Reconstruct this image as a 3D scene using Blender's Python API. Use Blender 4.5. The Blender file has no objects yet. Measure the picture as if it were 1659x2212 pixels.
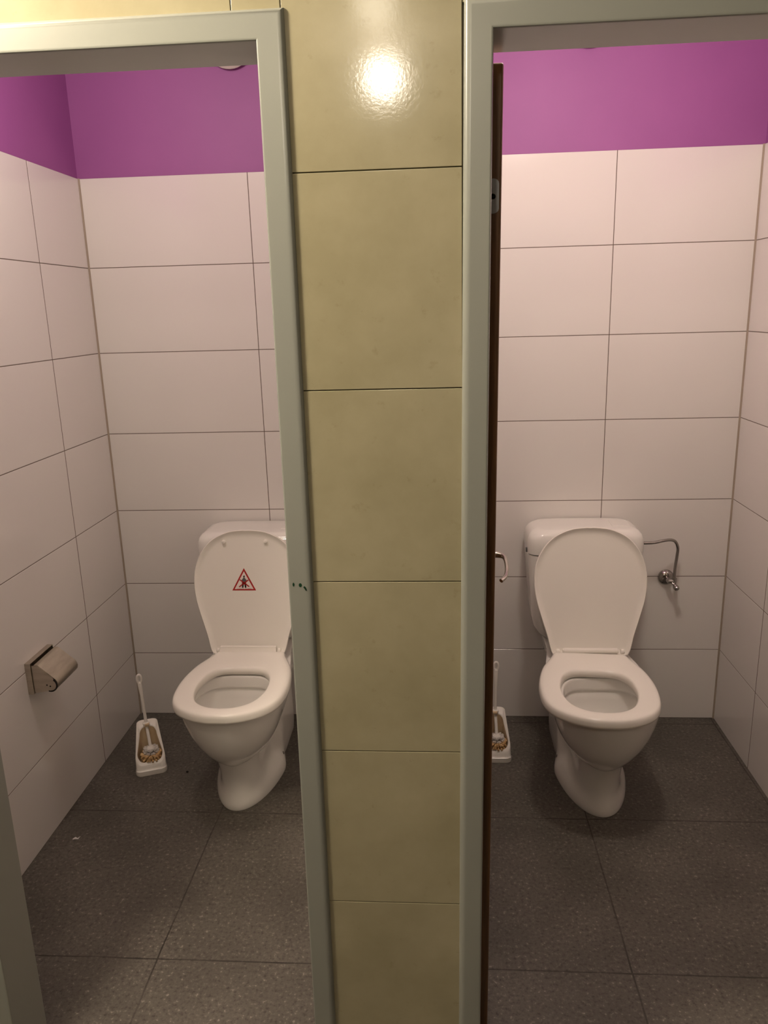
import bpy, bmesh, math, random
from mathutils import Vector, Matrix
random.seed(7)
PI = math.pi
S = bpy.context.scene
COL = S.collection

# ------------------------------------------------------------------ camera
cam_d = bpy.data.cameras.new('camera'); cam = bpy.data.objects.new('camera', cam_d); COL.objects.link(cam)
yaw, pitch, roll = -.0719, .2554, -.0276
fw = Vector((math.sin(yaw)*math.cos(pitch), math.cos(yaw)*math.cos(pitch), -math.sin(pitch)))
r0 = Vector((math.cos(yaw), -math.sin(yaw), 0)); u0 = r0.cross(fw)
r_ = r0*math.cos(roll)+u0*math.sin(roll); u_ = -r0*math.sin(roll)+u0*math.cos(roll)
M4 = Matrix((r_, u_, -fw)).transposed().to_4x4()
M4.translation = Vector((1.2552, -2.8483, 1.6025))
cam.matrix_world = M4
cam_d.sensor_fit = 'HORIZONTAL'; cam_d.sensor_width = 36; cam_d.lens = 36*1677.7/1659
cam_d.clip_start = .02
S.camera = cam

# ------------------------------------------------------------------ world, lights, exposure
w = bpy.data.worlds.new('world'); S.world = w; w.use_nodes = True
w.node_tree.nodes['Background'].inputs[0].default_value = (.9, .75, .6, 1)
w.node_tree.nodes['Background'].inputs[1].default_value = .0
S.view_settings.view_transform = 'Standard'; S.view_settings.look = 'None'
S.view_settings.exposure = 0; S.view_settings.gamma = 1
S.view_settings.use_curve_mapping = False

def lamp(name, loc, power, radius, col):
    d = bpy.data.lights.new(name, 'POINT'); d.energy = power; d.shadow_soft_size = radius; d.color = col
    o = bpy.data.objects.new(name, d); o.location = loc; COL.objects.link(o); return o
WARM = (1, .80, .60)
lamp('cabin_lamp_left', (.42, -1.05, 2.42), 16.5, .08, (1, .885, .79))
lamp('cabin_lamp_right', (1.63, -1.08, 2.42), 25.5, .08, (1, .89, .785))
lamp('corridor_lamp', (1.07, -3.44, 2.42), 13, .055, (1, .885, .73))
lamp('corridor_lamp_far', (1.09, -2.80, 2.45), 1.6, .06, (1, .88, .70))
lamp('corridor_lamp_side', (.16, -2.10, 2.42), 80, .10, (1, .87, .69))

# ------------------------------------------------------------------ materials
def mat(name, col, rough=.5, metal=0., coat=0., spec=.5):
    m = bpy.data.materials.new(name); m.use_nodes = True
    b = m.node_tree.nodes['Principled BSDF']
    b.inputs['Base Color'].default_value = (*col, 1); b.inputs['Roughness'].default_value = rough
    b.inputs['Metallic'].default_value = metal; b.inputs['Coat Weight'].default_value = coat
    b.inputs['Specular IOR Level'].default_value = spec
    return m
def noise_mat(name, c1, c2, scale=8, rough=.5, bump=0., detail=6, lo=.35, hi=.65, stretch=(1, 1, 1), bscale=None, metal=0., bdist=.002):
    m = mat(name, c1, rough, metal); nt = m.node_tree; N = nt.nodes; L = nt.links; b = N['Principled BSDF']
    tc = N.new('ShaderNodeTexCoord'); mp = N.new('ShaderNodeMapping'); mp.inputs['Scale'].default_value = stretch
    L.new(tc.outputs['Object'], mp.inputs[0])
    n = N.new('ShaderNodeTexNoise'); n.inputs['Scale'].default_value = scale; n.inputs['Detail'].default_value = detail
    L.new(mp.outputs[0], n.inputs['Vector'])
    cr = N.new('ShaderNodeValToRGB'); cr.color_ramp.elements[0].position = lo; cr.color_ramp.elements[1].position = hi
    cr.color_ramp.elements[0].color = (*c1, 1); cr.color_ramp.elements[1].color = (*c2, 1)
    L.new(n.outputs['Fac'], cr.inputs[0]); L.new(cr.outputs[0], b.inputs['Base Color'])
    if bump:
        n2 = N.new('ShaderNodeTexNoise'); n2.inputs['Scale'].default_value = bscale or scale*4; n2.inputs['Detail'].default_value = 4
        L.new(mp.outputs[0], n2.inputs['Vector'])
        bp = N.new('ShaderNodeBump'); bp.inputs['Strength'].default_value = bump; bp.inputs['Distance'].default_value = bdist
        L.new(n2.outputs['Fac'], bp.inputs['Height']); L.new(bp.outputs[0], b.inputs['Normal'])
    return m

M_TILE = noise_mat('glazed_white_tile', (.80, .765, .73), (.82, .785, .75), 1.2, .13, .03, 2, bscale=9, bdist=.001)
M_GROUT = mat('grout', (.17, .13, .105), .9)
M_GROUTB = mat('beige_grout', (.30, .25, .16), .9)
M_SEAL = mat('corner_sealant', (.40, .33, .26), .7)
M_PURPLE = noise_mat('purple_paint', (.35, .10, .325), (.375, .11, .345), 3, .55, .12, 4, bscale=60)
M_WHITEPAINT = noise_mat('white_paint', (.62, .57, .52), (.66, .61, .56), 3, .8)
M_FRAME = noise_mat('grey_frame_enamel', (.325, .335, .295), (.345, .355, .31), 2.5, .28, .06, 3, bscale=14)
M_CER = mat('white_ceramic', (.86, .835, .79), .10, coat=.3)
M_PLASTIC = mat('white_plastic', (.92, .88, .81), .20)
M_CHROME = mat('chrome', (.42, .40, .38), .14, 1.)
M_STEEL = noise_mat('brushed_steel', (.50, .45, .38), (.60, .55, .47), 14, .30, 0, 3, metal=1., stretch=(1, 1, 6))
M_NICKEL = mat('satin_handle_metal', (.50, .48, .42), .25, 1.)
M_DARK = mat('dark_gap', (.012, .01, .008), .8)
M_GREEN = mat('green_paint_dab', (.006, .05, .02), .5)
M_WOOD = noise_mat('brown_wood', (.12, .055, .018), (.21, .10, .038), 9, .42, .1, 8, .3, .7, stretch=(14, 14, .8))
M_HINGE = mat('hinge_plate_metal', (.36, .36, .36), .4, .6)
M_RED = mat('sticker_red', (.42, .012, .012), .4)
M_STICKW = mat('sticker_white', (.88, .78, .72), .4)
M_GREYP = mat('sticker_grey', (.12, .12, .12), .5)
M_BLACKP = mat('sticker_black', (.015, .012, .012), .5)
M_STAIN = noise_mat('stained_holder_inside', (.66, .48, .27), (.80, .65, .44), 14, .3, 0, 4)
M_BRY = noise_mat('yellowed_bristle', (.58, .35, .14), (.85, .62, .34), 40, .55)
M_BRW = mat('white_bristle', (.66, .62, .58), .5)
M_PAPER = mat('paper', (.62, .60, .58), .8)
M_DIRT = mat('dirt', (.01, .007, .005), .8)
M_REAR = mat('dull_brown_paint', (.13, .10, .07), .7)
M_VENT = mat('vent_plastic', (.62, .56, .50), .4)

def beige_tile():
    m = mat('beige_stone_tile', (.5, .4, .25), .22); nt = m.node_tree; N = nt.nodes; L = nt.links; b = N['Principled BSDF']
    tc = N.new('ShaderNodeTexCoord')
    def noise(scale, detail, rough=.6):
        n = N.new('ShaderNodeTexNoise'); n.inputs['Scale'].default_value = scale; n.inputs['Detail'].default_value = detail
        n.inputs['Roughness'].default_value = rough; L.new(tc.outputs['Object'], n.inputs['Vector']); return n
    n1 = noise(5, 9); cr = N.new('ShaderNodeValToRGB')
    e = cr.color_ramp.elements; e[0].position = .32; e[0].color = (.385, .345, .215, 1); e[1].position = .68; e[1].color = (.47, .425, .28, 1)
    L.new(n1.outputs['Fac'], cr.inputs[0])
    n2 = noise(38, 5, .7); c2 = N.new('ShaderNodeValToRGB'); e = c2.color_ramp.elements
    e[0].position = .22; e[0].color = (.86, .84, .80, 1); e[1].position = .38; e[1].color = (1, 1, 1, 1)
    L.new(n2.outputs['Fac'], c2.inputs[0])
    mx = N.new('ShaderNodeMix'); mx.data_type = 'RGBA'; mx.blend_type = 'MULTIPLY'; mx.inputs[0].default_value = 1
    L.new(cr.outputs[0], mx.inputs[6]); L.new(c2.outputs[0], mx.inputs[7]); L.new(mx.outputs[2], b.inputs['Base Color'])
    n3 = noise(170, 4); bp = N.new('ShaderNodeBump'); bp.inputs['Strength'].default_value = .12; bp.inputs['Distance'].default_value = .0006
    L.new(n3.outputs['Fac'], bp.inputs['Height']); L.new(bp.outputs[0], b.inputs['Normal'])
    b.inputs['Roughness'].default_value = .105
    return m
M_BEIGE = beige_tile()

def floor_mat():
    m = mat('grey_speckled_lino', (.1, .1, .1), .5); nt = m.node_tree; N = nt.nodes; L = nt.links; b = N['Principled BSDF']
    tc = N.new('ShaderNodeTexCoord')
    def ramp(src, stops):
        c = N.new('ShaderNodeValToRGB'); e = c.color_ramp.elements
        for i, (p, v) in enumerate(stops):
            x = e[i] if i < 2 else e.new(p)
            x.position = p; x.color = (*v, 1)
        L.new(src, c.inputs[0]); return c
    n1 = N.new('ShaderNodeTexNoise'); n1.inputs['Scale'].default_value = 95; n1.inputs['Detail'].default_value = 5; n1.inputs['Roughness'].default_value = .7
    L.new(tc.outputs['Object'], n1.inputs['Vector'])
    c1 = ramp(n1.outputs['Fac'], [(.33, (.048, .042, .035)), (.46, (.105, .095, .080)), ])
    x = c1.color_ramp.elements.new(.59); x.color = (.125, .113, .097, 1)
    x = c1.color_ramp.elements.new(.69); x.color = (.33, .30, .265, 1)
    n2 = N.new('ShaderNodeTexNoise'); n2.inputs['Scale'].default_value = 4.5; n2.inputs['Detail'].default_value = 5
    L.new(tc.outputs['Object'], n2.inputs['Vector'])
    c2 = ramp(n2.outputs['Fac'], [(.35, (.78, .76, .74)), (.68, (1.12, 1.1, 1.08))])
    mx = N.new('ShaderNodeMix'); mx.data_type = 'RGBA'; mx.blend_type = 'MULTIPLY'; mx.inputs[0].default_value = 1
    L.new(c1.outputs[0], mx.inputs[6]); L.new(c2.outputs[0], mx.inputs[7])
    # seams between the 60 cm sheets
    sp = N.new('ShaderNodeSeparateXYZ'); L.new(tc.outputs['Object'], sp.inputs[0])
    def math_(op, a, bb=None):
        n = N.new('ShaderNodeMath'); n.operation = op
        for i, q in enumerate((a, bb)):
            if q is None: continue
            if isinstance(q, (int, float)): n.inputs[i].default_value = q
            else: L.new(q, n.inputs[i])
        return n.outputs[0]
    def seam(sock, off, wob):
        v = math_('ADD', math_('MULTIPLY', wob, .006), math_('SUBTRACT', sock, off))
        f = math_('PINGPONG', v, .3)
        return math_('LESS_THAN', f, .0022)
    nw = N.new('ShaderNodeTexNoise'); nw.inputs['Scale'].default_value = 7; L.new(tc.outputs['Object'], nw.inputs['Vector'])
    s = math_('MAXIMUM', seam(sp.outputs[0], .527, nw.outputs['Fac']), seam(sp.outputs[1], -.645, nw.outputs['Fac']))
    s = math_('MULTIPLY', s, math_('MULTIPLY', nw.outputs['Fac'], 1.3))
    m2 = N.new('ShaderNodeMix'); m2.data_type = 'RGBA'; L.new(s, m2.inputs[0]); L.new(mx.outputs[2], m2.inputs[6]); m2.inputs[7].default_value = (.018, .014, .01, 1)
    L.new(m2.outputs[2], b.inputs['Base Color']); b.inputs['Roughness'].default_value = .48
    bp = N.new('ShaderNodeBump'); bp.inputs['Strength'].default_value = .2; bp.inputs['Distance'].default_value = .001
    L.new(n1.outputs['Fac'], bp.inputs['Height']); L.new(bp.outputs[0], b.inputs['Normal'])
    return m
M_FLOOR = floor_mat()

# ------------------------------------------------------------------ helpers
def box(bm, x0, x1, y0, y1, z0, z1, bev=0., mi=0, seg=2):
    vs = [bm.verts.new(p) for p in ((x0, y0, z0), (x1, y0, z0), (x1, y1, z0), (x0, y1, z0), (x0, y0, z1), (x1, y0, z1), (x1, y1, z1), (x0, y1, z1))]
    fs = [bm.faces.new([vs[i] for i in q]) for q in ((3, 2, 1, 0), (4, 5, 6, 7), (0, 1, 5, 4), (1, 2, 6, 5), (2, 3, 7, 6), (3, 0, 4, 7))]
    for f in fs: f.material_index = mi
    if bev:
        es = list({e for f in fs for e in f.edges})
        r = bmesh.ops.bevel(bm, geom=es, offset=bev, segments=seg, profile=.5, affect='EDGES')
        for f in r['faces']: f.material_index = mi
def loft(bm, rings, cap0=True, cap1=True, closed=True, mi=0):
    R = [[bm.verts.new(p) for p in ring] for ring in rings]; n = len(R[0])
    for a, b in zip(R, R[1:]):
        for i in range(n if closed else n-1):
            f = bm.faces.new((a[i], a[(i+1) % n], b[(i+1) % n], b[i])); f.material_index = mi
    if cap0: f = bm.faces.new(list(reversed(R[0]))); f.material_index = mi
    if cap1: f = bm.faces.new(R[-1]); f.material_index = mi
    return R
def tube(bm, pts, rads, n=16, mi=0, flat=1.):
    pts = [Vector(p) for p in pts]
    if isinstance(rads, (int, float)): rads = [rads]*len(pts)
    rings = []; prev = None
    for i, p in enumerate(pts):
        t = (pts[min(i+1, len(pts)-1)]-pts[max(i-1, 0)]).normalized()
        if prev is None:
            a = Vector((0, 0, 1)) if abs(t.z) < .9 else Vector((1, 0, 0)); nrm = t.cross(a).normalized()
        else: nrm = (prev-t*prev.dot(t)).normalized()
        prev = nrm; b = t.cross(nrm)
        rings.append([p+(nrm*math.cos(2*PI*k/n)+b*math.sin(2*PI*k/n)*flat)*rads[i] for k in range(n)])
    loft(bm, rings, mi=mi)
def lathe(bm, prof, c=(0, 0, 0), axis='z', n=32, mi=0):
    rings = []
    for r, h in prof:
        ring = []
        for k in range(n):
            a = 2*PI*k/n; p = (r*math.cos(a), r*math.sin(a), h)
            if axis == 'y': p = (p[0], -h, p[1])
            if axis == 'x': p = (h, p[0], p[1])
            ring.append(Vector(p)+Vector(c))
        rings.append(ring)
    loft(bm, rings, mi=mi)
def obj(name, bm, mats, parent=None, smooth=True, sub=0, angle=35, wn=True):
    bmesh.ops.remove_doubles(bm, verts=bm.verts, dist=1e-6)
    bmesh.ops.recalc_face_normals(bm, faces=bm.faces)
    me = bpy.data.meshes.new(name); bm.to_mesh(me); bm.free()
    for m in (mats if isinstance(mats, (list, tuple)) else [mats]): me.materials.append(m)
    o = bpy.data.objects.new(name, me); COL.objects.link(o)
    if parent: o.parent = parent
    if smooth:
        for p in me.polygons: p.use_smooth = True
        me.set_sharp_from_angle(angle=math.radians(angle))
        if wn:
            q = o.modifiers.new('weighted_normal', 'WEIGHTED_NORMAL'); q.keep_sharp = True; q.weight = 90
    if sub:
        s = o.modifiers.new('sub', 'SUBSURF'); s.levels = sub; s.render_levels = sub
    return o
def tag(o, label, cat, group=None):
    o['label'] = label; o['category'] = cat
    if group: o['group'] = group
    return o
def struct(o): o['kind'] = 'structure'; return o
def thing(name, label, cat, loc=(0, 0, 0), rz=0, group=None):
    o = bpy.data.objects.new(name, None); COL.objects.link(o); o.location = loc; o.rotation_euler = (0, 0, rz)
    o.empty_display_size = .05
    return tag(o, label, cat, group)
def catmull(P, n=12, closed=False):
    P = [Vector(p) for p in P]; out = []; N = len(P)
    rng = range(N if closed else N-1)
    for i in rng:
        p1, p2 = P[i], P[(i+1) % N]
        p0 = P[(i-1) % N] if closed or i > 0 else p1*2-p2
        p3 = P[(i+2) % N] if closed or i+2 < N else p2*2-p1
        for k in range(n):
            t = k/n
            out.append(.5*((2*p1)+(p2-p0)*t+(2*p0-5*p1+4*p2-p3)*t*t+(3*p1-p0-3*p2+p3)*t**3))
    if not closed: out.append(P[-1])
    return out
def resample(pts, n):
    L = [0]
    for a, b in zip(pts, pts[1:]): L.append(L[-1]+(b-a).length)
    out = []; j = 0
    for k in range(n):
        s = L[-1]*k/(n-1)
        while j < len(L)-2 and L[j+1] < s: j += 1
        t = (s-L[j])/max(L[j+1]-L[j], 1e-9); out.append(pts[j].lerp(pts[j+1], min(max(t, 0), 1)))
    return out
def half_outline(ctrl, n=33):
    """control points of the right half (x, d); returns a closed mirrored outline, 2n-2 points"""
    c = resample(catmull([(x, d, 0) for x, d in ctrl], 14), n)
    return [(p.x, p.y) for p in c]+[(-p.x, p.y) for p in reversed(c[1:-1])]

# ------------------------------------------------------------------ the setting
ZC = 2.56          # ceiling height
YF = -1.570        # corridor face of the front wall tiles
YB = -1.465        # cabin face of the front wall
HZ = 1.991         # height of the door openings
XL, XR = .0104, 2.3356

def grid_wall(bm, plane, at, nrm, u_cuts, z_cuts, g=.0013, t=.008):
    """tiles in a plane: plane 'y' spans x, plane 'x' spans y; nrm = +1/-1 the side they face"""
    for ua, ub in zip(u_cuts, u_cuts[1:]):
        for za, zb in zip(z_cuts, z_cuts[1:]):
            lo, hi = (at-t*nrm, at) if nrm > 0 else (at, at+t)
            if plane == 'y': box(bm, ua+g, ub-g, lo, hi, za+g, zb-g, .0005, 0, 1)
            else: box(bm, lo, hi, ua+g+.0011, ub-g-.0011, za+g, zb-g, .0005, 0, 1)

def cabin_wall(name, plane, at, nrm, u0, u1, joints, zoff, thick=.10):
    bm = bmesh.new()
    cuts = [u0]+[j for j in sorted(joints) if u0+.003 < j < u1-.003]+[u1]
    zs = [0.0]+[zoff+.3*k for k in range(1, 8)]; top = zs[-1]
    grid_wall(bm, plane, at, nrm, cuts, zs)
    s = lambda a, b: (min(a, b), max(a, b))
    a, b = s(at-.0007*nrm, at-.009*nrm)         # mortar bed that shows in the joints
    c, d = s(at-.006*nrm, at-thick*nrm)          # painted wall above
    e, f = s(at-.008*nrm, at-thick*nrm)
    if plane == 'y':
        box(bm, u0, u1, a, b, 0, top-.001, 0, 1)
        box(bm, u0-.02, u1+.02, e, f, 0, top-.002, 0, 1); box(bm, u0-.02, u1+.02, c, d, top-.002, ZC, 0, 2)
    else:
        box(bm, a, b, u0, u1, 0, top-.001, 0, 1)
        box(bm, e, f, u0, u1+.02, 0, top-.002, 0, 1); box(bm, c, d, u0, u1+.02, top-.002, ZC, 0, 2)
    return struct(obj(name, bm, [M_TILE, M_GROUT, M_PURPLE], smooth=False))

ZL, ZR_ = -.0278, -.0056
YJ = [-.3574-.6*k for k in range(4)]
cabin_wall('wall_back', 'y', 0, -1, XL+.003, 1.127, [.6097], ZL)
cabin_wall('wall_back.001', 'y', 0, -1, 1.213, XR-.003, [1.262, 1.8619], ZR_)
cabin_wall('wall_left', 'x', XL, 1, YB, -.003, [YJ[0], YJ[1]-.012], ZL)
cabin_wall('wall_right', 'x', XR, -1, YB, -.003, [y+.009 for y in YJ], ZR_)
cabin_wall('wall_partition', 'x', 1.13, -1, YB, -.003, YJ, ZL, .038)
cabin_wall('wall_partition.001', 'x', 1.21, 1, YB, -.003, YJ, ZR_, .038)
for nm, x, sx, zt in (('trim_corner', XL, 1, ZL+2.1), ('trim_corner.001', XR, -1, ZR_+2.1)):   # sealant bead in the corners
    bm = bmesh.new()
    vs = [(x-.001*sx, .001, 0), (x+.0052*sx, .001, 0), (x+.0036*sx, -.0036, 0), (x-.001*sx, -.0048, 0)]
    loft(bm, [[Vector(v) for v in vs], [Vector((v[0], v[1], zt)) for v in vs]])
    struct(obj(nm.replace('trim_corner', 'trim_5'), bm, M_SEAL))

bm = bmesh.new(); box(bm, -1.6, 3.6, -6.0, .12, -.05, 0)
struct(obj('floor', bm, M_FLOOR, smooth=False))
bm = bmesh.new(); box(bm, -1.6, 3.6, -6.0, .12, ZC, ZC+.05)
struct(obj('ceiling', bm, M_WHITEPAINT, smooth=False))
bm = bmesh.new(); box(bm, -1.6, 3.6, -6.05, -6.0, 0, ZC); struct(obj('wall_rear', bm, M_REAR, smooth=False))
bm = bmesh.new(); box(bm, -1.65, -1.6, -6.0, YB, 0, ZC); struct(obj('wall_corridor_left', bm, M_REAR, smooth=False))
bm = bmesh.new(); box(bm, 3.6, 3.65, -6.0, YB, 0, ZC); struct(obj('wall_corridor_right', bm, M_REAR, smooth=False))

# front wall: masonry core, stone tiles on the corridor side
OL0, OL1, OR0, OR1 = .341, .992, 1.336, 1.995      # clear door openings
FO = .043                                           # width of a frame face
def shear(o, k=.0062, z0=1.0):
    for v in o.data.vertices: v.co.x += k*(v.co.z-z0)
bm = bmesh.new()
core0, core1 = YF+.009, YB-.001
for x0, x1, z0 in ((-1.6, OL0-.002, 0), (OL1+.002, OR0-.008, 0), (OR1+.008, 3.6, 0)):
    box(bm, x0, x1, core0, core1, z0, ZC, 0, 1)
box(bm, OL0-.002, OL1+.002, core0, core1, HZ+.003, ZC, 0, 1); box(bm, OR0-.008, OR1+.008, core0, core1, HZ+.003, ZC, 0, 1)
rz = [.475-.333*1, .475]+[.475+.3335*k for k in range(1, 8)]
rz = [0.0]+rz[:-1]+[ZC]
def stone(x0, x1, z0, z1):
    if x1-x0 < .004 or z1-z0 < .004: return
    box(bm, x0+.0006, x1-.0006, YF, YF+.010, z0+.0007, z1-.0007, .0012, 0, 2)
P0, P1 = OL1+FO-.004, OR0-FO+.004
for a, b in zip(rz, rz[1:]): stone(P0, P1, a, b)                       # the pier between the doors
xs = [.957-.6*k for k in range(5)]
for a, b in zip(rz, rz[1:]):
    for xa, xb in zip(sorted(xs), sorted(xs)[1:]+[P0]):
        if b <= HZ+.04: stone(xa, min(xb, OL0-FO-.001), a, b)
        elif a < HZ+.04: stone(xa, min(xb, OL0-FO-.001), a, b); stone(max(xa, OL0-FO-.001), xb, HZ+.041, b)
        else: stone(xa, xb, a, b)
    for k in range(8):
        xa, xb = P1+.333*k, min(P1+.333*(k+1), 3.6)
        if a < HZ+.04: stone(max(xa, OR1+FO+.001), xb, a, b)
        if b > HZ+.04: stone(xa, min(xb, OR1+FO+.001), max(a, HZ+.037), b)
struct(obj('wall_front', bm, [M_BEIGE, M_GROUTB]))

def door_frame(name, x0, x1, sh=0.):
    """pressed steel frame: face 38 mm wide with rounded outer edge, lining through the wall"""
    bm = bmesh.new()
    yf, yr = YF-.009, YB
    # cross-section (offset outward from the opening edge, y), walked once round
    sec = [(0.0, yr+.001), (0.0, yf+.004), (.0012, yf+.0012), (.004, yf)]
    for k in range(0, 7):
        a = PI/2*k/6; sec.append((FO-.0115+.0115*math.sin(a), yf+.0085-.0085*math.cos(a)))
    sec += [(FO, YF+.003), (.0018, YF+.010), (.0018, yr-.004), (FO-.01, yr-.004), (FO-.01, yr+.001)]
    rings = []
    for kind in range(4):
        ring = []
        for o_, y in sec:
            if kind == 0: p = (x0-o_, y, 0.0)
            elif kind == 1: p = (x0-o_, y, HZ+o_)
            elif kind == 2: p = (x1+o_, y, HZ+o_)
            else: p = (x1+o_, y, 0.0)
            ring.append(Vector(p))
        rings.append(ring)
    loft(bm, rings)
    o = obj(name, bm, M_FRAME, angle=30)
    if sh: shear(o, sh)
    return struct(o)
f1 = door_frame('trim_1', OL0, OL1, .0012)
f2 = door_frame('trim_2', OR0, OR1, .0062)
bm = bmesh.new()
for x, z, a, b in ((1.0015, 1.1405, .0016, .0036), (1.0135, 1.1395, .0028, .0036)):
    lathe(bm, [(.0, .0004), (1, .0004), (1, 0), (0, 0)][1:3], (0, 0, 0), 'y', 14)
    for v in [v for v in bm.verts if not v.tag]:
        v.co = Vector((x+v.co.x*a, YF-.0092+v.co.y*.5, z+v.co.z*b)); v.tag = True
n0 = len(bm.verts)
tube(bm, [(1.0195, YF-.0093, 1.1365), (1.0215, YF-.0093, 1.1345), (1.0235, YF-.0093, 1.1295)], [.0016, .0018, .0010], 8)
obj('paint_mark', bm, M_GREEN, f1)

# ------------------------------------------------------------------ the open door of the right cabin
bm = bmesh.new()
LX0, LX1 = 1.320, 1.3605
box(bm, LX0, LX1, YB+.011, YB+.011+.655, .008, 1.980, .004, 0, 3)
door = struct(obj('door_1', bm, M_WOOD)); shear(door, .0066)
# hinge plate let into the hinge edge
bm = bmesh.new()
pts = []
hx, hz0, hz1, rr = 1.346, 1.756, 1.803, .010
for k in range(9): a = PI*k/8; pts.append((hx+rr*math.cos(a), hz1-.0+rr*math.sin(a)*.8-.004))
for k in range(9): a = PI+PI*k/8; pts.append((hx+rr*math.cos(a), hz0+rr*math.sin(a)*.8+.004))
loft(bm, [[Vector((x, YB+.0125, z)) for x, z in pts], [Vector((x, YB+.0092, z)) for x, z in pts]])
hp = obj('hinge_plate', bm, M_HINGE, door); hp.location.x = .0052
bm = bmesh.new()
lathe(bm, [(.0046, 0), (.0046, .0006), (.0038, .0006), (.0038, 0)], (hx, YB+.0092, 1.779), 'y', 20, 0)
box(bm, hx-.003, hx+.003, YB+.0082, YB+.0092, 1.7786, 1.7794, 0, 0)
sc_ = obj('screw', bm, M_BLACKP, hp)
# lever handle on the room face: neck out of the door, lever bent back towards the hinge
bm = bmesh.new()
hy, hzz = -.862, .962
path = catmull([(1.357, hy, .962), (1.388, hy, .963), (1.412, hy-.003, .963), (1.4265, hy-.014, .961), (1.431, hy-.040, .955), (1.4300, hy-.078, .946), (1.4240, hy-.106, .938), (1.4120, hy-.122, .932)], 6)
rads = [.0085]*len(path)
for i in range(len(path)):
    t = i/(len(path)-1); rads[i] = .0122-.0068*min(1, t*1.9)
tube(bm, path, rads, 18)
hd = obj('door_handle', bm, M_NICKEL, door)
bm = bmesh.new()
lathe(bm, [(.024, 0), (.024, .006), (.021, .008), (.0, .008)][:3], (1.3565, hy, hzz), 'x', 28)
obj('handle_rose', bm, M_NICKEL, door)
bm = bmesh.new()
tube(bm, [(1.324, hy, hzz), (1.290, hy, hzz), (1.278, hy-.02, hzz), (1.276, hy-.11, hzz)], [.009, .009, .009, .007], 14)
obj('door_handle', bm, M_NICKEL, door)

# ------------------------------------------------------------------ ceiling-high vents on the back wall
def vent(x, z, label):
    t = thing('exhaust_vent', label, 'vent', (x, -.006, z), 0, 'round vents high on the back walls')
    bm = bmesh.new(); lathe(bm, [(.040, 0), (.082, 0), (.085, .006), (.080, .012), (.068, .016), (.066, .010), (.04, .006)], (0, 0, 0), 'y', 40); obj('vent_ring', bm, M_VENT, t)
    bm = bmesh.new(); lathe(bm, [(.02, .008), (.05, .03), (.058, .034), (.056, .042), (.03, .047), (.004, .048)], (0, 0, 0), 'y', 40); obj('vent_disc', bm, M_VENT, t)
vent(.578, 2.474, 'round white vent above the left cabin, its lower rim just showing under the frame')
vent(1.757, 2.486, 'round vent high on the purple wall above the right toilet')

# ------------------------------------------------------------------ toilets
def ring_profile(w_max, w_back, d0, d1, dt0, dt1, z, rb=.03, n=40, tip=None, ex=2.15):
    """closed outline, back at d0, front tip at d1; half width w_back blends to w_max over dt0..dt1"""
    dm = tip if tip is not None else d1-w_max*1.15
    half = []
    for k in range(n+1):
        d = d0+(d1-d0)*(1-math.cos(PI*k/n))/2
        s = min(max((d-dt0)/(dt1-dt0), 0), 1); s = s*s*(3-2*s)
        hw = w_back+(w_max-w_back)*s
        if d > dm: hw *= math.sqrt(max(0, 1-((d-dm)/(d1-dm))**ex))
        if d < d0+rb: hw -= rb*(1-math.sqrt(max(0, 1-((d0+rb-d)/rb)**2)))
        if k == 0: hw = max(hw, .001)
        half.append((hw, d))
    half[-1] = (0, d1)
    pts = [(0, d0)]+half[0:]
    return [Vector((x, -d, z)) for x, d in pts]+[Vector((-x, -d, z)) for x, d in reversed(pts[1:-1])]

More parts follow.
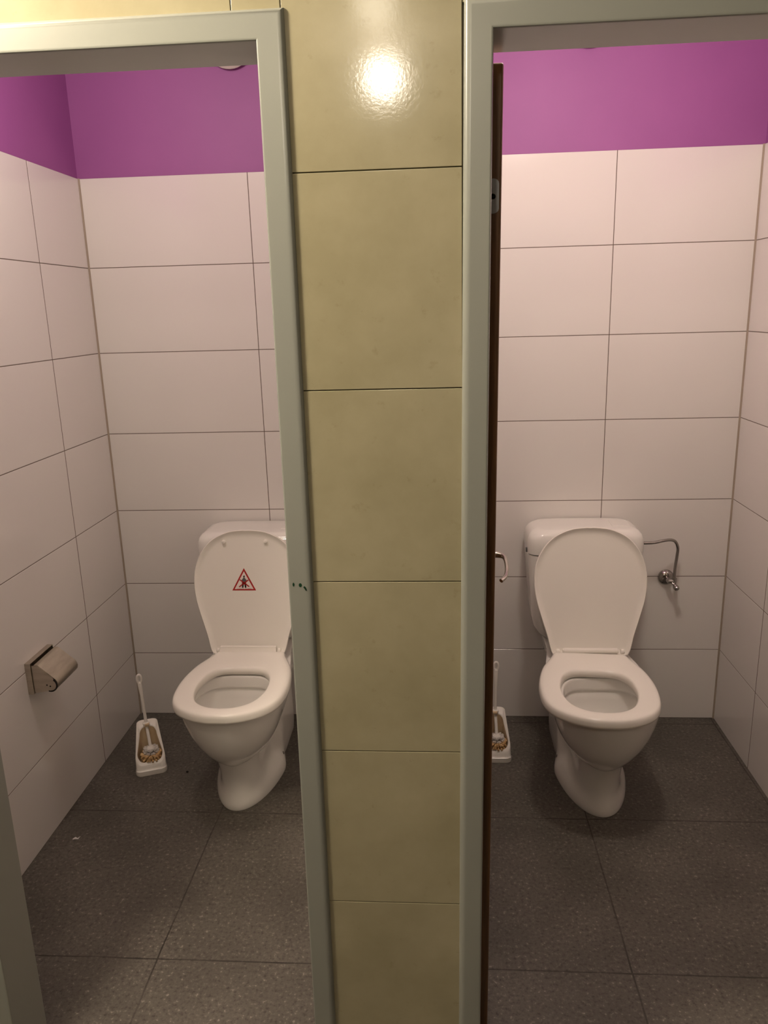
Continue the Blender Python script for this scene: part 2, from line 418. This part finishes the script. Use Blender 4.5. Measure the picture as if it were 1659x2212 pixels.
SEAT_OUT = [(0, .326), (.06, .326), (.108, .327), (.123, .334), (.131, .362), (.146, .400), (.165, .450), (.179, .525), (.183, .60), (.174, .68), (.146, .738), (.098, .777), (.04, .797), (0, .799)]
SEAT_IN = [(0, .474), (.045, .475), (.078, .486), (.103, .524), (.1145, .59), (.108, .655), (.085, .708), (.045, .739), (0, .748)]
def toilet(xc, label, seat_rot, left):
    t = thing('toilet', label, 'toilet', (xc, 0, 0), 0, 'floor-standing toilets with open lids')
    # pedestal: narrow front column, wide shell at the back
    bm = bmesh.new(); rings = []
    for z, wf, wb, d1, da, db, tp, ex in ((0, .123, .098, .638, .28, .40, .33, 1.85), (.008, .124, .099, .641, .28, .40, .33, 1.85), (.022, .121, .100, .638, .28, .40, .34, 1.85), (.038, .110, .101, .631, .29, .40, .37, 1.9),
                                  (.054, .091, .101, .624, .31, .40, .43, 2.0), (.075, .074, .101, .621, .325, .395, .50, 2.1), (.105, .069, .101, .622, .33, .39, .53, 2.1), (.14, .069, .100, .632, .32, .385, .54, 2.15), (.18, .076, .098, .648, .30, .38, .54, 2.15), (.215, .084, .098, .664, .26, .38, .54, 2.15), (.25, .09, .098, .67, .26, .39, .54, 2.15)):
        rings.append(ring_profile(wf, wb, .05, d1, da, db, z, .05, tip=tp, ex=ex))
    loft(bm, rings); obj('pedestal', bm, M_CER, t, angle=60)
    for sx in (-1, 1):
        bm = bmesh.new(); lathe(bm, [(.001, -.012), (.0065, -.012), (.0065, .0015), (.0045, .003), (.001, .003)], (0, 0, 0), 'x', 18)
        bc = obj('bolt_cap', bm, M_CHROME, t); bc.location = (sx*.1050, -.345, .036); bc.rotation_euler = (0, 0 if sx > 0 else PI, 0)
        if sx > 0: bc.rotation_euler = (0, 0, 0)
    # bowl with its back deck and a hollow basin
    bm = bmesh.new(); rings = []
    for z, wf, wb, d0, d1 in ((.168, .066, .060, .24, .640), (.180, .086, .080, .20, .655), (.200, .104, .092, .15, .677), (.230, .122, .104, .12, .702), (.265, .138, .113, .09, .724), (.305, .151, .121, .06, .742), (.345, .160, .128, .04, .755), (.375, .1645, .132, .035, .761), (.390, .1655, .134, .032, .763), (.401, .164, .135, .03, .762), (.405, .158, .130, .036, .756)):
        rings.append(ring_profile(wf, wb, d0, d1, .20, .44, z, .03, tip=d1-.20, ex=2.3))
    # inner rings share the vertex count by resampling the egg outline
    N = len(rings[0])
    egg = [Vector((x, d, 0)) for x, d in half_outline(SEAT_IN, 60)]
    egg.append(egg[0].copy()); egg = resample(egg, N+1)[:-1]
    def egg_ring(s, z, dc=.60, sh=0): return [Vector((p.x*s*1.16, -((p.y-dc)*s*1.02+dc+sh-.006), z)) for p in egg]
    rings.append(egg_ring(1.03, .4055)); rings.append(egg_ring(.985, .404))
    for s, z, sh in ((.965, .398, 0), (.955, .372, 0), (.965, .364, 0), (1.005, .360, 0), (1.005, .354, 0), (.95, .347, 0), (.93, .33, 0), (.87, .295, 0), (.74, .258, .005), (.56, .232, .01), (.38, .216, .02), (.2, .209, .03)):
        rings.append(egg_ring(s, z, sh=sh))
    loft(bm, rings); obj('bowl', bm, M_CER, t, angle=50)
    # seat ring
    so = half_outline(SEAT_OUT, 60); si = half_outline(SEAT_IN, 60)
    bm = bmesh.new(); rings = []
    for s, z in ((0, .411), (0, .424), (.018, .4305), (.05, .4345), (.11, .4365), (.3, .438), (.55, .4385), (.78, .4375), (.89, .4355), (.95, .4315), (.985, .425), (1, .415), (.985, .409), (.9, .408), (.5, .4075), (.1, .408)):
        rings.append([Vector((a[0]+(b[0]-a[0])*s, -(a[1]+(b[1]-a[1])*s), z)) for a, b in zip(si, so)])
    rings.append(rings[0])
    loft(bm, rings, False, False)
    seat = obj('seat', bm, M_PLASTIC, t, angle=80)
    seat.location = (.009 if left else -.004, -.318 if left else -.326, 0)
    for v in seat.data.vertices: v.co.y += .326
    seat.rotation_euler = (0, 0, seat_rot)
    bm = bmesh.new()
    if left:
        loft(bm, [[Vector((x, y, z)) for x, y in ((-.103, -.345), (.103, -.345), (.101, -.325), (-.101, -.325))] for z in (.430,)] +
                 [[Vector((x, y, z)) for x, y in ((-.101, -.334), (.101, -.334), (.100, -.320), (-.100, -.320))] for z in (.448, .452)])
    else:
        tube(bm, [(-.095, -.326, .438), (-.091, -.326, .438), (.091, -.326, .438), (.095, -.326, .438)], [.006, .0095, .0095, .006], 18)
    hg = obj('hinge_bar', bm, M_PLASTIC, t)
    for sx in (-1, 1):
        bm = bmesh.new(); tube(bm, [(sx*.103, -.324, .434), (sx*.105, -.324, .434), (sx*.114, -.322, .434), (sx*.117, -.322, .434)], [.006, .009, .009, .006], 18)
        obj('hinge', bm, M_PLASTIC, t)
    # lid: a shallow dish standing open against the cistern
    lo = half_outline([(0, .002), (.05, .0), (.108, .0), (.128, .005), (.137, .024), (.148, .07), (.168, .135), (.186, .20), (.1925, .26), (.187, .315), (.166, .368), (.126, .414), (.07, .441), (.02, .448), (0, .448)], 60)
    bm = bmesh.new(); rings = []
    def dish(s, h): return [Vector((x*s, ((y-.23)*(s if True else 1))+.23, h)) for x, y in lo]
    for s, h in ((.20, -.014), (.6, -.013), (.90, -.010), (.96, -.007), (.99, -.001), (1.0, .006), (.998, .010), (.988, .0118), (.976, .0105), (.955, .0062), (.92, .0022), (.88, .0008), (.80, .0005), (.5, .001), (.2, .001)):
        rings.append(dish(s, h))
    loft(bm, rings)
    lid = obj('lid', bm, M_PLASTIC, t, angle=60)
    A = math.radians(90+12.5)
    lid.location = (0, -.322, .418)
    # local x -> x, local y (length) -> up and slightly back, local h -> towards the front
    lid.rotation_euler = (math.radians(90-12.0), 0, 0)
    if left:
        for sx in (-1, 1):
            bm = bmesh.new(); lathe(bm, [(.006, 0), (.0075, .006), (.0065, .010), (.003, .012)], (0, 0, 0), 'z', 20)
            b = obj('bumper', bm, M_PLASTIC, lid); b.location = (sx*.075-.007, .406, .001)
        sticker(lid, (-.013, .256))
    # cistern
    def rrect(hx, d0, d1, z, r=.03, n=8, top=None):
        out = []
        for cx, cy, a0 in ((hx-r, d0+r, -PI/2), (hx-r, d1-r, 0), (-hx+r, d1-r, PI/2), (-hx+r, d0+r, PI)):
            rr2 = r
            for k in range(n+1):
                a = a0+PI/2*k/n; out.append(Vector((cx+rr2*math.cos(a), -(cy+rr2*math.sin(a)), z)))
        return out
    bm = bmesh.new(); rings = []
    for z, hx, d1, r in ((.405, .120, .165, .035), (.415, .142, .172, .04), (.43, .158, .178, .045), (.46, .175, .184, .045), (.50, .183, .188, .042), (.56, .188, .190, .04), (.65, .195, .192, .038), (.736, .201, .194, .038), (.739, .199, .192, .036)):
        rings.append(rrect(hx, .012, d1, z, r))
    loft(bm, rings); obj('cistern', bm, M_CER, t, angle=50)
    bm = bmesh.new(); rings = []
    for z, hx, d1, r in ((.7425, .199, .193, .036), (.744, .203, .197, .04), (.775, .2045, .198, .042), (.797, .2025, .196, .042), (.811, .197, .191, .042), (.8205, .188, .183, .042), (.8262, .176, .172, .04), (.8285, .162, .158, .04), (.8290, .10, .11, .03)):
        rings.append(rrect(hx, .010, d1, z, r))
    loft(bm, rings); obj('cistern_lid', bm, M_CER, t, angle=60)
    bm = bmesh.new(); box(bm, .100, .165, -.125, -.045, .8265, .8310, .0018, 0, 2)
    obj('flush_button', bm, M_CER, t)
    bm = bmesh.new(); box(bm, -.2075, -.200, -.150, -.140, .742, .758, .001, 0, 1)
    obj('lid_notch', bm, M_GREYP, t)
    return t

def flat_poly(bm, pts, h, t=.0003, mi=0, k=1.):
    loft(bm, [[Vector((x, y, h)) for x, y in pts], [Vector((x, y, h+t)) for x, y in pts]], mi=mi)
def grow(bm):
    for v in bm.verts: v.co.x *= 1.22; v.co.y = (v.co.y-.004)*1.18+.004
def sticker(lid, c):
    cx, cy = c
    root_h = .0012
    W2, H2 = .0430, .0400
    def tri(s, dy=0): return [(-W2*s, -H2*s*.62+dy), (W2*s, -H2*s*.62+dy), (0, H2*s*1.38+dy)]
    bm = bmesh.new(); flat_poly(bm, tri(.95), root_h, .0002)
    st = obj('sticker', bm, M_STICKW, lid, smooth=False); st.location = (cx, cy, 0); st['label'] = 'red triangle warning sticker with a crossed-out standing figure'
    bm = bmesh.new()
    o_, i_ = tri(1.0), tri(.80, -.0002)
    h = root_h+.0003
    a = [bm.verts.new((x, y, h)) for x, y in o_]; b = [bm.verts.new((x, y, h)) for x, y in i_]
    for k in range(3): bm.faces.new((a[k], a[(k+1) % 3], b[(k+1) % 3], b[k]))
    obj('red_border', bm, M_RED, st, smooth=False)
    # standing man seen from behind, crossed out
    h2 = root_h+.0004
    bm = bmesh.new()
    flat_poly(bm, [(-.0012, .0185), (.0012, .0185), (.0024, .0205), (.0022, .0232), (.0006, .0262), (-.001, .024), (-.0026, .0218)], h2)
    grow(bm); obj('figure_head', bm, M_BLACKP, st, smooth=False)
    for sx in (-1, 1):
        bm = bmesh.new(); flat_poly(bm, [(sx*.0008, -.001), (sx*.006, -.001), (sx*.0062, -.0125), (sx*.0022, -.0125)], h2)
        grow(bm); obj('figure_leg', bm, M_BLACKP, st, smooth=False)
    bm = bmesh.new()
    flat_poly(bm, [(-.0062, -.001), (.0062, -.001), (.0066, .007), (.0092, .0072), (.0088, .0092), (.0060, .0125), (.002, .018), (-.002, .018), (-.0060, .0125), (-.0088, .0092), (-.0092, .0072), (-.0066, .007)], h2)
    grow(bm); obj('figure', bm, M_GREYP, st, smooth=False)
    bm = bmesh.new()
    def bar(x0, y0, x1, y1, w0):
        d = Vector((x1-x0, y1-y0)).normalized(); n = Vector((-d.y, d.x))*w0
        flat_poly(bm, [(x0+n.x, y0+n.y), (x0-n.x, y0-n.y), (x1-n.x, y1-n.y), (x1+n.x, y1+n.y)], h2+.0003)
    bar(-.0125, .0125, .0150, -.0090, .0017); bar(-.0150, -.0100, .0130, .0115, .0017); flat_poly(bm, [(-.005, -.002), (.005, -.002), (.005, .004), (-.005, .004)], h2+.0003)
    grow(bm); obj('red_cross', bm, M_RED, st, smooth=False)
    # two tiny words of faint text under the figure
    bm = bmesh.new(); rnd = random.Random(3)
    for x0, x1 in ((-.0255, -.0020), (.0030, .0270)):
        x = x0
        while x < x1:
            wv = rnd.uniform(.0009, .0015); box(bm, x, x+wv*.45, -.0200, -.0200+rnd.uniform(.0016, .0026), h2, h2+.0002); x += wv*1.25
    obj('caption', bm, mat('caption_ink', (.16, .12, .10), .6), st, smooth=False)

toilet(.575, 'white toilet in the left cabin with a red triangle sticker on its open lid', math.radians(0), True)
toilet(1.777, 'white toilet in the right cabin, plain open lid without a sticker', math.radians(-4.5), False)

# ------------------------------------------------------------------ water supply of the right toilet
t = thing('supply_valve', 'chrome angle valve with bent pipe beside the right toilet cistern', 'valve', (2.113, -.0005, .592), 0)
bm = bmesh.new(); lathe(bm, [(.030, 0), (.030, .004), (.027, .011), (.018, .017), (.010, .019), (.004, .019)], (0, 0, 0), 'y', 36); obj('rosette', bm, M_CHROME, t)
bm = bmesh.new()
tube(bm, [(0, -.012, 0), (0, -.040, 0), (.004, -.048, 0)], [.0095, .0095, .009], 18)
tube(bm, [(-.004, -.046, .0), (.016, -.046, .0), (.020, -.046, .0)], [.0085, .0085, .006], 18)
obj('valve_body', bm, M_CHROME, t)
bm = bmesh.new(); tube(bm, [(.018, -.046, -.010), (.018, -.046, .001), (.018, -.046, .012), (.018, -.046, .017)], [.0085, .0095, .0095, .006], 6); obj('compression_nut', bm, M_CHROME, t)
bm = bmesh.new(); tube(bm, [(.008, -.048, -.004), (.013, -.052, -.008), (.017, -.057, -.012), (.019, -.062, -.015), (.021, -.069, -.019), (.0225, -.074, -.022), (.023, -.076, -.023)], [.005, .005, .006, .010, .011, .009, .005], 18); obj('knob', bm, M_CHROME, t)
bm = bmesh.new()
p = catmull([(.018, -.046, .012), (.0185, -.046, .05), (.021, -.050, .100), (.020, -.056, .132), (.006, -.068, .160), (-.016, -.080, .171), (-.048, -.092, .171), (-.075, -.098, .167), (-.104, -.100, .166), (-.133, -.100, .166)], 8)
tube(bm, p, .0057, 14); obj('pipe', bm, M_CHROME, t)

# ------------------------------------------------------------------ toilet brushes in their holders
def brush_set(x, y, rz, lab_h, lab_b, tilt):
    t = thing('toilet_brush_holder', lab_h, 'brush holder', (x, y, 0), rz, 'toilet brush holders')
    def base(wf, wb, y0, y1, z, r=.02, n=7):
        out = []
        for cx, cy, a0, w_ in ((1, y0+r, -PI/2, wf), (1, y1-r, 0, wb), (-1, y1-r, PI/2, wb), (-1, y0+r, PI, wf)):
            for k in range(n+1):
                a = a0+PI/2*k/n; out.append(Vector((cx*(w_/2-r)+r*math.cos(a), cy+r*math.sin(a), z)))
        return out
    DP = .135
    def slant(wf, wb, y0, y1, lift=0.):
        o = base(wf, wb, y0, y1, 0)
        for v in o:
            q = min(max((v.y-.008)/(DP*.72), 0), 1)
            v.z = .036+.122*q**.95+lift
        return o
    bm = bmesh.new()
    loft(bm, [base(.108, .090, .0, DP, 0), base(.110, .091, -.001, DP, .004), base(.110, .090, -.001, DP, .019), base(.106, .086, .003, DP-.002, .022),
              slant(.104, .076, .005, DP-.006, -.008), slant(.102, .073, .008, DP-.009, -.001), slant(.097, .070, .011, DP-.012, .0), slant(.089, .062, .016, DP-.036, -.002), slant(.087, .060, .018, DP-.038, -.006)], True, False)
    obj('shell', bm, M_PLASTIC, t, angle=50)
    bm = bmesh.new()
    loft(bm, [slant(.087, .060, .018, DP-.038, -.006), base(.084, .064, .019, DP-.032, .022), base(.078, .060, .022, DP-.036, .010)], False, True)
    obj('basin', bm, M_STAIN, t)
    # notch around the handle
    bm = bmesh.new(); box(bm, -.008, .008, DP-.054, DP-.032, .150, .1580, .001); nb = obj('handle_notch', bm, M_STAIN, t)
    b = thing('toilet_brush', lab_b, 'toilet brush', (x, y, 0), rz, 'toilet brushes')
    hb, ht = Vector((.004, .058, .074)), Vector((tilt, DP-.018, .348))
    bm = bmesh.new()
    mid = Vector((.0+tilt*.3, DP-.034, .160))
    pts = [hb, hb.lerp(mid, .5), mid, mid.lerp(ht, .5), ht-Vector((0, 0, .037))]
    tube(bm, catmull(pts, 5), [.0058]*10+[.0058]*6+[.0064, .0070, .0075, .0078, .0078], 14)
    # hanging loop
    loopc = ht-Vector((0, 0, .022))
    lp = [loopc+Vector((.0072*math.sin(2*PI*k/20), 0, .0155*math.cos(2*PI*k/20))) for k in range(20)]
    lp2 = lp+[lp[0], lp[1]]
    tube(bm, lp2, .0050, 10)
    obj('handle', bm, M_PLASTIC, b)
    bm = bmesh.new(); lathe(bm, [(.002, .150), (.0125, .150), (.0125, .157), (.008, .160), (.002, .160)], (mid.x, mid.y, 0), 'z', 20); obj('collar', bm, M_PLASTIC, b)
    bm = bmesh.new(); lathe(bm, [(.003, -.004), (.014, -.004), (.0145, .003), (.010, .008), (.003, .008)], (hb.x, hb.y, hb.z), 'z', 20); obj('hub', bm, M_PLASTIC, b)
    rnd = random.Random(5)
    def tufts(rows, mname, m):
        bm = bmesh.new()
        for zc, rr2, el, cnt, fy in rows:
            for k in range(cnt):
                a = 2*PI*(k+rnd.uniform(-.3, .3))/cnt; e = el+rnd.uniform(-.12, .12)
                d = Vector((math.cos(a)*math.cos(e), math.sin(a)*math.cos(e), math.sin(e)))
                c = Vector((hb.x, hb.y-.002+fy, zc))
                tube(bm, [c+d*.006, c+d*rr2*.6, c+d*rr2*rnd.uniform(.93, 1.04)], [.0020, .0034, .0040], 6)
        obj(mname, bm, m, b)
    tufts([(.072, .026, .10, 24, .002), (.066, .029, -.10, 24, 0)], 'white_bristles', M_BRW)
    tufts([(.056, .037, .12, 20, -.010), (.052, .038, -.15, 18, -.012), (.048, .034, -.5, 14, -.014)], 'yellowed_bristles', M_BRY)
brush_set(.218, -.440, math.radians(22), 'white brush holder with yellowed basin, in the corner left of the left toilet',
          'white toilet brush standing in the left cabin corner holder', -.010)
brush_set(1.458, -.335, math.radians(0), 'white brush holder half hidden by the open door, left of the right toilet',
          'white toilet brush beside the open door of the right cabin', .004)

# ------------------------------------------------------------------ paper holder on the left wall
t = thing('paper_holder', 'steel toilet paper holder with hinged cover on the left tiled wall', 'paper holder', (XL, -.712, .548), 0)
bm = bmesh.new()
# back plate with folded rim
box(bm, 0, .002, -.072, .072, -.048, .052, 0)
for q in ((-.072, -.0695, -.0458, .0496), (.0695, .072, -.0458, .0496), (-.072, .072, .0498, .052), (-.072, .072, -.048, -.046)): box(bm, .0022, .018, *q, 0)
obj('back_plate', bm, M_STEEL, t, smooth=False)
for y in (-.0685, .0640):
    bm = bmesh.new()
    pts = [(.003, .044), (.022, .045), (.035, .0450), (.040, .0415), (.0800, .0055)]
    for k in range(9): a = math.radians(35)-math.radians(125)*k/8; pts.append((.070+.018*math.cos(a), -.018+.018*math.sin(a)))
    pts += [(.045, -.041), (.002, -.047)]
    loft(bm, [[Vector((px, y, pz)) for px, pz in pts], [Vector((px, y+.0018, pz)) for px, pz in pts]])
    ck = obj('side_cheek', bm, M_STEEL, t, smooth=False)
    if y < 0:
        bm = bmesh.new()
        for px, pz in ((.060, -.018), (.070, -.022)): lathe(bm, [(.0005, 0), (.0025, 0), (.0025, .0006), (.0005, .0006)], (px, y, pz), 'y', 12)
        obj('rivet', bm, M_BLACKP, ck)
bm = bmesh.new()
cov = [(.026, .046), (.036, .046), (.040, .043), (.082, .006), (.088, .000), (.0925, -.008), (.094, -.016), (.092, -.026), (.085, -.034), (.078, -.036)]
def sheet(pr, y0, y1, th):
    outer = [Vector((a, 0, b)) for a, b in pr]; inn = []
    for i, q in enumerate(outer):
        d = (outer[min(i+1, len(pr)-1)]-outer[max(i-1, 0)]).normalized(); inn.append(q+Vector((-(-d.z), 0, -d.x))*(-1)*th*(-1) if False else q-Vector((-d.z, 0, d.x))*th*1)
    poly = outer+list(reversed(inn))
    loft(bm, [[Vector((v.x, y0, v.z)) for v in poly], [Vector((v.x, y1, v.z)) for v in poly]])
sheet(cov, -.0665, .0675, .0012)
obj('cover', bm, M_STEEL, t, angle=50)
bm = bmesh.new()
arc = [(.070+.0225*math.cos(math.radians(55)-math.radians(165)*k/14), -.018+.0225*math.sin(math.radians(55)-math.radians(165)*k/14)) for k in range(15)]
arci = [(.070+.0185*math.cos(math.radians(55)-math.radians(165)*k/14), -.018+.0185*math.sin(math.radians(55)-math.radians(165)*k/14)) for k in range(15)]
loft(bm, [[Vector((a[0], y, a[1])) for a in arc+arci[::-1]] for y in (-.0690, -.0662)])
obj('edge_gap_shade', bm, M_DARK, t, smooth=False)  # black arc painted in as the shade between cheek and bent cover
bm = bmesh.new(); tube(bm, [(.066, -.060, -.020), (.066, .060, -.020)], .012, 18); obj('spindle', bm, mat('brown_core', (.09, .05, .025), .7), t)

# ------------------------------------------------------------------ litter on the left cabin floor
bm = bmesh.new()
vs = [bm.verts.new(p) for p in ((-.011, -.002, .0005), (-.004, .004, .003), (.004, .002, .0006), (.011, .007, .004), (.008, -.003, .0008), (-.001, -.005, .003), (-.008, -.006, .0005))]
bm.faces.new(vs)
r = bmesh.ops.extrude_face_region(bm, geom=bm.faces[:])
for v in r['geom']:
    if isinstance(v, bmesh.types.BMVert): v.co.z += .0012
o = obj('paper_scrap', bm, M_PAPER, smooth=False); o.location = (.098, -.793, 0)
tag(o, 'tiny white paper scrap on the floor near the left tiled wall', 'paper')
bm = bmesh.new(); bmesh.ops.create_icosphere(bm, subdivisions=2, radius=.005)
for v in bm.verts: v.co = Vector((v.co.x*(1+random.uniform(-.2, .2)), v.co.y*.8, max(v.co.z*.6+.0025, 0)))
o = obj('dirt_crumb', bm, M_DIRT); o.location = (.341, -.42, 0)
tag(o, 'small black crumb on the floor between the left brush holder and toilet', 'crumb')
